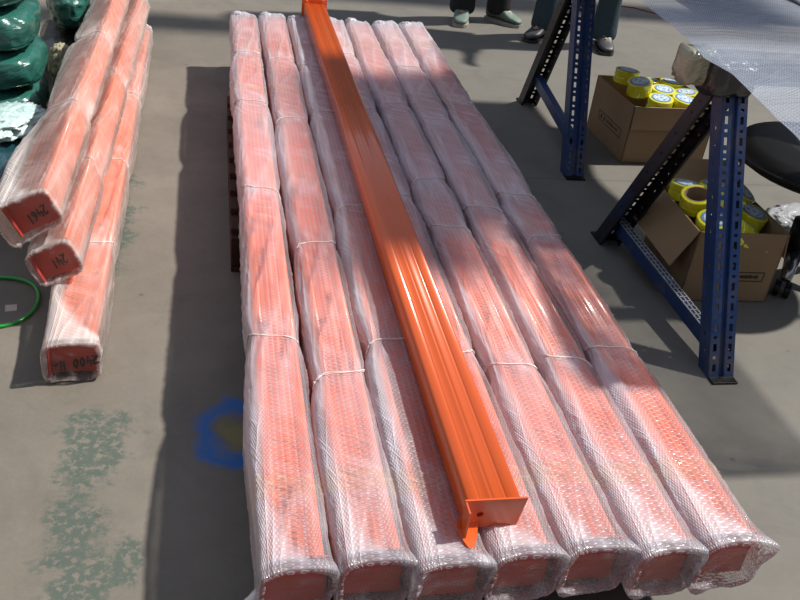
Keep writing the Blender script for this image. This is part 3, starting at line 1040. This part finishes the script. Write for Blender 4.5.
def make_roll(label_on=True, n=28):
    t = empty('tape_roll', (0, 0, 0))
    R, r, h = .050, .039, .026
    bm = bmesh.new()
    add_lathe(bm, [(r, -h), (R - .002, -h), (R, -h + .002), (R, -.006), (R - .001, 0), (R, .006), (R, h - .002), (R - .002, h), (r, h)], n, closed=True)
    bm_obj('tape', bm, M['roll'], t, smooth=False)
    bm = bmesh.new()
    add_lathe(bm, [(r - .004, -h), (r, -h), (r, h + .0005), (r - .004, h + .0005)], n, closed=True)
    bm_obj('core', bm, M['roll_core'], t)
    if label_on:
        bm = bmesh.new()
        rg = add_lathe(bm, [(r - .001, h + .0006), (r - .001, h + .0016)], n)
        bm.faces.new(rg[0][::-1]); bm.faces.new(rg[1])
        bm_obj('round_label', bm, M['label'], t)
    return t
proto_a, proto_b = make_roll(True), make_roll(False)
used = {'a': False, 'b': False}
def place_roll(loc, tilt, azim, label, group, plain=False):
    key = 'b' if plain else 'a'
    src = proto_b if plain else proto_a
    if not used[key]: r = src; used[key] = True
    else:
        r = src.copy(); C.objects.link(r)
        for ch in src.children:
            c = ch.copy(); C.objects.link(c); c.parent = r
    r.location = loc
    q = Matrix.Rotation(math.radians(azim), 3, 'Z') @ Matrix.Rotation(math.radians(tilt), 3, 'Y') @ Matrix.Rotation(random.uniform(0, 6), 3, 'Z')
    r.rotation_euler = q.to_euler()
    tag(r, label, 'tape roll', group)
g1 = 'yellow tape rolls in the far carton'
g2 = 'yellow tape rolls in the near carton'
# far carton: lower layer fills it, upper rolls heaped on the left
k1 = [
    ((1.655, 3.385, .245), 4, 40, 'upper yellow tape roll at the far left corner of the far carton'),
    ((1.668, 3.272, .238), 12, 200, 'yellow tape roll in the far carton, heaped just in front of the corner roll'),
    ((1.762, 3.400, .205), 6, 90, 'yellow tape roll at the middle of the back wall of the far carton'),
    ((1.872, 3.405, .200), 5, 30, 'yellow tape roll at the far right corner of the far carton'),
    ((1.785, 3.292, .205), 5, 260, 'yellow tape roll in the centre of the far carton'),
    ((1.892, 3.298, .195), 5, 150, 'yellow tape roll by the right wall of the far carton, halfway back'),
    ((1.825, 3.188, .205), 8, 300, 'yellow tape roll at the front wall of the far carton, right of its middle'),
    ((1.725, 3.182, .205), 6, 240, 'yellow tape roll at the middle of the front wall of the far carton'),
    ((1.902, 3.185, .150), 3, 20, 'yellow tape roll lying deep in the near right corner of the far carton'),
    ((1.652, 3.182, .150), 3, 20, 'yellow tape roll lying deep in the near left corner of the far carton'),
]
for (p, tl, az, lb) in k1: place_roll((p[0], p[1], p[2] + .025), tl, az, lb, g1)
k2 = [
    ((1.432, 2.355, .222), 8, 70, 'yellow tape roll at the far left corner of the near carton', False),
    ((1.535, 2.362, .218), 8, 80, 'yellow tape roll at the middle of the back wall of the near carton', False),
    ((1.425, 2.265, .232), 16, 215, 'tilted yellow tape roll with bare brown core on top in the near carton', True),
    ((1.520, 2.255, .235), 34, 20, 'tilted yellow tape roll beside the bare-core roll in the near carton', False),
    ((1.432, 2.158, .205), 12, 230, 'yellow tape roll with bright white label in the near carton, near left corner', False),
    ((1.515, 2.150, .175), 60, 180, 'yellow tape roll stood almost on edge at the front of the near carton', True),
    ((1.610, 2.345, .215), 30, 330, 'yellow tape roll leaning in the far right corner of the near carton', False),
    ((1.603, 2.240, .190), 14, 320, 'yellow tape roll at the middle of the right wall of the near carton', False),
    ((1.598, 2.150, .135), 8, 300, 'yellow tape roll lying deep in the near right corner of the near carton', False),
]
for (p, tl, az, lb, pl) in k2: place_roll((p[0] + .006, p[1] - .006, p[2] + .025), tl, az, lb, g2, pl)

# ------------------------------------------------------------------ swivel chair and bag under the bench
ch = empty('swivel_stool', (1.83, 2.26, 0)); ch.scale = (1.2, 1.2, .90); tag(ch, 'black vinyl swivel stool pushed under the bench, right of the near carton', 'stool')
bm = bmesh.new()
rg = add_lathe(bm, [(.02, .40), (.15, .395), (.205, .405), (.232, .425), (.238, .45), (.225, .468), (.19, .476), (.10, .466), (.02, .460)], 40)
bm.faces.new(rg[0]); bm.faces.new(rg[-1])
bm_obj('seat', bm, M['black_vinyl'], ch, smooth=True)
bm = bmesh.new()
add_lathe(bm, [(.238, .436), (.2435, .440), (.2435, .446), (.238, .450)], 40, closed=True)
bm_obj('piping', bm, M['black_vinyl'], ch, smooth=True)
bm = bmesh.new(); add_tube(bm, [(0, 0, .08), (0, 0, .22), (0, 0, .221), (0, 0, .40)], [.03, .03, .018, .018], 16)
bm_obj('gas_column', bm, M['black_vinyl'], ch, smooth=True)
for k in range(5):
    a_ = 2 * PI * k / 5 + .3
    dx, dy = math.cos(a_), math.sin(a_)
    bm = bmesh.new(); add_tube(bm, [(dx * .02, dy * .02, .10), (dx * .08, dy * .08, .085), (dx * .13, dy * .13, .062)], [.022, .018, .014], 8)
    bm_obj('base_arm', bm, M['chrome'], ch, smooth=True)
    bm = bmesh.new()
    rr = Matrix.Rotation(a_, 3, 'Z')
    for s_ in (-1, 1):
        add_tube(bm, [Vector((dx * .13, dy * .13, .026)) + rr @ Vector((0, s_ * .006, 0)), Vector((dx * .13, dy * .13, .026)) + rr @ Vector((0, s_ * .020, 0))], .0255, 16)
    bm_obj('caster', bm, M['black_vinyl'], ch)
crumple('plastic_bag', 'crumpled white plastic bag on the floor right of the near carton', 'bag', (2.02, 2.52, 0), (.13, .10, .05), M['white_bag'], 4.0, .5, .3)

# ------------------------------------------------------------------ green packages behind the left pile
GX, GY = -.86, 3.36
grp = 'green plastic packages stacked at the left edge'
hs = [.075, .066, .072, .085, .080]
z = 0.0
gl = ['lowest green plastic package in the stack at the left edge',
      'second green plastic package up from the floor at the left edge',
      'third green plastic package up, with black scribble on its front, at the left edge',
      'fourth green plastic package up in the stack at the top left corner',
      'topmost green plastic package of the stack, mostly above the photo']
for i, h in enumerate(hs):
    o = crumple('plastic_package', gl[i], 'package', (GX + [.0, .01, .0, -.005, .02][i], GY + .012 * i, z), (.245, .20, h), M['green'], 3 + i * 4.4, .13, .04 * math.sin(i * 3), n=4.0, freq=2.0, group=grp, res=96)
    if i == 2:
        bm = bmesh.new()
        for (a_, b_) in (((-.02, .0), (-.01, .03)), ((-.01, .03), (.0, .002)), ((.0, .002), (.01, .03)), ((.022, .0), (.042, .034)), ((-.05, .0), (-.05, .03)), ((-.05, .03), (-.035, .03)), ((-.035, .03), (-.035, .0)), ((-.035, 0), (-.05, 0))):
            A, B = Vector((a_[0], 0, a_[1])), Vector((b_[0], 0, b_[1])); d = B - A
            add_box(bm, (A + B) / 2, (d.length + .002, .003, .004), Matrix.Rotation(-math.atan2(d.z, d.x), 3, 'Y'))
        bm_obj('marker_writing', bm, M['ink'], o, loc=(.06, -.205, -.012))
    z += 2 * h * .985
crumple('plastic_package', 'rounded dark green package standing behind the stack, left of the wrapped pile', 'package', (-.60, 4.02, .16), (.085, .20, .105), M['green'], 31, .2, .1, n=2.4, freq=2.4, res=80)
crumple('plastic_package', 'black plastic package under the rounded green one, in the gap beside the pile', 'package', (-.60, 3.98, 0), (.12, .26, .08), M['black_bag'], 37, .2, .1, n=3.4, freq=2.4)
crumple('cloth', 'crumpled beige cloth poking out beside the green packages', 'cloth', (-.585, 3.62, .02), (.05, .07, .09), M['rag'], 41, .5, .2, n=2.2, freq=3)
crumple('plastic_bag', 'shiny pale aqua plastic bag on top of the dark bag at the left edge', 'bag', (-.64, 2.82, .165), (.10, .14, .035), M['pale'], 51, .6, -.5, n=2.2, freq=3.2, res=96)
crumple('plastic_bag', 'dark teal plastic bag on the floor at the left edge, under the pale bag', 'bag', (-.67, 2.74, 0), (.15, .25, .085), M['teal'], 57, .35, .1, n=2.8, freq=3.0, res=96)
crumple('plastic_bag', 'flat black plastic bag on the floor between the green packages and the wrapped pile', 'bag', (-.505, 3.25, 0), (.075, .42, .03), M['black_bag'], 59, .35, 0, n=2.8, freq=4.0)

# green strapping loop with a paper tag on the floor
bm = bmesh.new()
pts = []
cx, cy = -.575, 2.085
for k in range(49):
    a_ = 2 * PI * k / 48
    pts.append((cx + .125 * math.cos(a_), cy + .125 * math.sin(a_) + .006 * math.sin(3 * a_), .006 + .002 * math.sin(2 * a_)))
add_tube(bm, pts[:-1] + [pts[0]], .005, 8, cap=False)
tag(bm_obj('strap_loop', bm, M['cord'], None, smooth=True), 'loop of green plastic strapping on the floor at the left edge', 'strap')
bm = bmesh.new(); add_box(bm, (0, 0, .001), (.028, .030, .002))
o = bm_obj('paper_tag', bm, M['paper'], None, loc=(-.512, 2.062, .0)); o.rotation_euler = (0, 0, .15)
tag(o, 'small pale pink and white paper tag on the floor inside the green loop', 'paper')

# red strap scraps on the floor behind the bench
bm = bmesh.new()
add_tube(bm, [(2.62, 5.68, .003), (2.70, 5.66, .004), (2.80, 5.55, .003), (2.90, 5.52, .003)], .004, 6)
tag(bm_obj('strap_scrap', bm, M['red_line'], None, smooth=True), 'thin red strap scrap on the floor behind the bench', 'strap')
rr = random.Random(11)
for k, (x, y, lb) in enumerate([(1.13, 2.02, 'tiny pale scrap on the floor between the stack and the near trestle'),
                                (1.17, 1.86, 'tiny pale scrap on the floor in front of the near trestle brace')]):
    bm = bmesh.new(); add_box(bm, (0, 0, .002), (.009, .006, .004), Matrix.Rotation(rr.random() * 3, 3, 'Z'), bevel=.001)
    tag(bm_obj('litter_scrap', bm, M['paper'], None, loc=(x, y, 0)), lb, 'litter')

# ------------------------------------------------------------------ people (only their feet and shins reach the photo)
def skin_mesh(name, nodes, edges, mat, parent, sub=1, root=0):
    me = bpy.data.meshes.new(name)
    me.from_pydata([n[0] for n in nodes], edges, [])
    me.materials.append(mat)
    o = bpy.data.objects.new(name, me); C.objects.link(o)
    if parent: o.parent = parent
    md = o.modifiers.new('skin', 'SKIN'); md.use_smooth_shade = True
    sv = me.skin_vertices[0].data if me.skin_vertices else None
    if sv is None:
        bmx = bmesh.new(); bmx.from_mesh(me); bmx.verts.layers.skin.verify(); bmx.to_mesh(me); bmx.free()
        sv = me.skin_vertices[0].data
    for i, n in enumerate(nodes):
        r = n[1]
        sv[i].radius = (r, r) if not isinstance(r, tuple) else r
        sv[i].use_root = (i == root)
    if sub:
        sb = o.modifiers.new('sub', 'SUBSURF'); sb.levels = sub; sb.render_levels = sub
    return o

def person(label, pos, rz, feet, trouser, shirt, shoes):
    """feet: two (x, y, toe angle) in the person's own frame; the person faces -y"""
    nodes = [((0, 0, .93), (.15, .11)), ((0, 0, 1.10), (.13, .095)), ((0, .0, 1.30), (.16, .11)), ((0, .01, 1.42), (.10, .08)), ((0, .0, 1.50), .052),
             ((0, -.01, 1.56), .06), ((0, -.015, 1.63), (.078, .09)), ((0, -.01, 1.70), (.066, .08))]
    edges = [(i, i + 1) for i in range(7)]
    tn, te, fn = [((0, 0, .96), (.165, .125))], [], []
    for (fx, fy, ta) in feet:
        sx = 1 if fx > 0 else -1
        b = len(nodes)
        kn = ((fx * .9), fy * .5 - .03, .50)
        nodes += [((sx * .10, 0, .84), .082), (kn, .055), ((fx, fy + .01, .26), .050), ((fx, fy + .02, .09), .026), ((fx - math.sin(ta) * -.09, fy - math.cos(ta) * .09, .045), .020)]
        edges += [(0, b), (b, b + 1), (b + 1, b + 2), (b + 2, b + 3), (b + 3, b + 4)]
        tb = len(tn)
        tn += [((sx * .10, 0, .82), .100), (kn, .078), ((fx, fy + .01, .27), .066), ((fx, fy + .01, .10), .078), ((fx, fy + .005, .03), .086)]
        te += [(0, tb), (tb, tb + 1), (tb + 1, tb + 2), (tb + 2, tb + 3), (tb + 3, tb + 4)]
    hands = []
    for sx in (-1, 1):
        b = len(nodes)
        el = (sx * .26, -.02, 1.13); wr = (sx * .20, -.22, 1.03)
        nodes += [((sx * .17, .01, 1.40), .058), (el, .042), (wr, .027), ((sx * .185, -.275, 1.01), (.036, .018))]
        edges += [(3, b), (b, b + 1), (b + 1, b + 2), (b + 2, b + 3)]
        hb = b + 3
        for k, ln in enumerate((.062, .072, .066, .050)):
            q = len(nodes); off = (k - 1.5) * .017
            nodes += [((sx * .185 - sx * off, -.310, 1.008), .0085), ((sx * .185 - sx * off * 1.1, -.310 - ln * .55, .998), .008), ((sx * .185 - sx * off * 1.1, -.310 - ln * .9, .980), .007)]
            edges += [(hb, q), (q, q + 1), (q + 1, q + 2)]
        q = len(nodes)
        nodes += [((sx * .148, -.262, 1.0), .010), ((sx * .135, -.292, .992), .009)]
        edges += [(hb, q), (q, q + 1)]
    body = skin_mesh('person', nodes, edges, M['skin'], None, 1)
    body.location = pos; body.rotation_euler = (0, 0, rz)
    tag(body, label, 'person')
    # face
    for sx in (-1, 1):
        bm = bmesh.new()
        bmesh.ops.create_uvsphere(bm, u_segments=10, v_segments=8, radius=.013)
        bm_obj('eye', bm, M['sole'], body, smooth=True, loc=(sx * .032, -.092, 1.645))
    bm = bmesh.new()
    r_ = bmesh.ops.create_cone(bm, segments=10, radius1=.016, radius2=.006, depth=.045, cap_ends=True)
    for v in r_['verts']: v.co = Matrix.Rotation(-.35, 3, 'X') @ v.co + Vector((0, -.104, 1.62))
    bm_obj('nose', bm, M['skin'], body, smooth=True)
    bm = bmesh.new(); add_box(bm, (0, -.090, 1.582), (.045, .014, .009), bevel=.003)
    bm_obj('mouth', bm, M['red_line'], body)
    bm = bmesh.new()
    r_ = bmesh.ops.create_uvsphere(bm, u_segments=24, v_segments=16, radius=1)
    for v in r_['verts']:
        v.co = Vector((v.co.x * .089, v.co.y * .102 + .014, max(v.co.z, -.35) * .085 + 1.70))
    bm_obj('hair', bm, M['hair'], body, smooth=True)
    # clothes: trousers with open hems, and shirt
    skin_mesh('trousers', tn, te, M[trouser], body, 2)
    sn = [((0, 0, .95), (.17, .125)), ((0, 0, 1.12), (.155, .12)), ((0, 0, 1.30), (.18, .13)), ((0, .01, 1.43), (.12, .09))]
    se = [(0, 1), (1, 2), (2, 3)]
    for sx in (-1, 1):
        b = len(sn)
        sn += [((sx * .18, .01, 1.40), .072), ((sx * .265, -.02, 1.13), .056), ((sx * .23, -.12, 1.08), .050)]
        se += [(3, b), (b, b + 1), (b + 1, b + 2)]
    skin_mesh('shirt', sn, se, M[shirt], body, 1)
    # shoes: last-shaped uppers on soles
    for k, (fx, fy, ta) in enumerate(feet):
        V, F = [], []
        secs = [(.085, .026, .050, .03), (.075, .034, .085, .02), (.04, .039, .122, .0), (.0, .041, .118, 0), (-.04, .043, .092, 0), (-.09, .047, .050, 0), (-.13, .046, .040, 0), (-.165, .036, .030, 0), (-.182, .018, .020, 0)]
        n = 18
        for (yy, hw, hh, _) in secs:
            for j in range(n):
                th = 2 * PI * j / n
                V.append((math.copysign(abs(math.cos(th)) ** .7, math.cos(th)) * hw, yy, .018 + max(0, .5 + .5 * math.sin(th)) ** .8 * hh))
        for i in range(len(secs) - 1):
            for j in range(n):
                a_, b_ = i * n + j, i * n + (j + 1) % n
                F.append((a_, b_, b_ + n, a_ + n))
        F.append(tuple(range(n))[::-1]); F.append(tuple((len(secs) - 1) * n + j for j in range(n)))
        sh = mesh_obj('shoe', V, F, M[shoes[0]], body, smooth=True, loc=(fx, fy, 0)); sh.rotation_euler = (0, 0, ta); sh.scale = (.95, .88, .92)
        sb = sh.modifiers.new('sub', 'SUBSURF'); sb.levels = 1; sb.render_levels = 1
        bm = bmesh.new()
        lo, hi = [], []
        outline = [(s_[1] + .003, s_[0]) for s_ in secs] + [(-s_[1] - .003, s_[0]) for s_ in secs[::-1]]
        for (x, y) in outline:
            lo.append(bm.verts.new((x, y, .0))); hi.append(bm.verts.new((x, y, .020)))
        bm.faces.new(lo[::-1]); bm.faces.new(hi)
        for q in range(len(lo)):
            bm.faces.new((lo[q], lo[(q + 1) % len(lo)], hi[(q + 1) % len(lo)], hi[q]))
        bm_obj('sole', bm, M[shoes[1]], sh)
        for q in range(3):
            yy = -.045 - .022 * q; hh = .018 + .084 - .013 * q
            bm = bmesh.new(); add_tube(bm, [(-.026, yy, hh - .012), (-.010, yy - .004, hh), (.010, yy + .004, hh), (.026, yy, hh - .012)], .0028, 6)
            bm_obj('lace', bm, M['sole'], sh, smooth=True)
    return body

person('person standing beyond the stack in black trousers and grey-green sneakers', (1.50, 5.08, 0), 0, [(-.115, 0, -.25), (.115, .04, .75)], 'black_cloth', 'shirt', ('sneaker', 'sole'))
person('person in dark jeans and dark shoes standing behind the far trestle', (1.955, 4.78, 0), math.radians(-16), [(-.165, 0, -.6), (.165, -.02, .15)], 'denim', 'shirt2', ('grey_shoe', 'dark_shoe'))
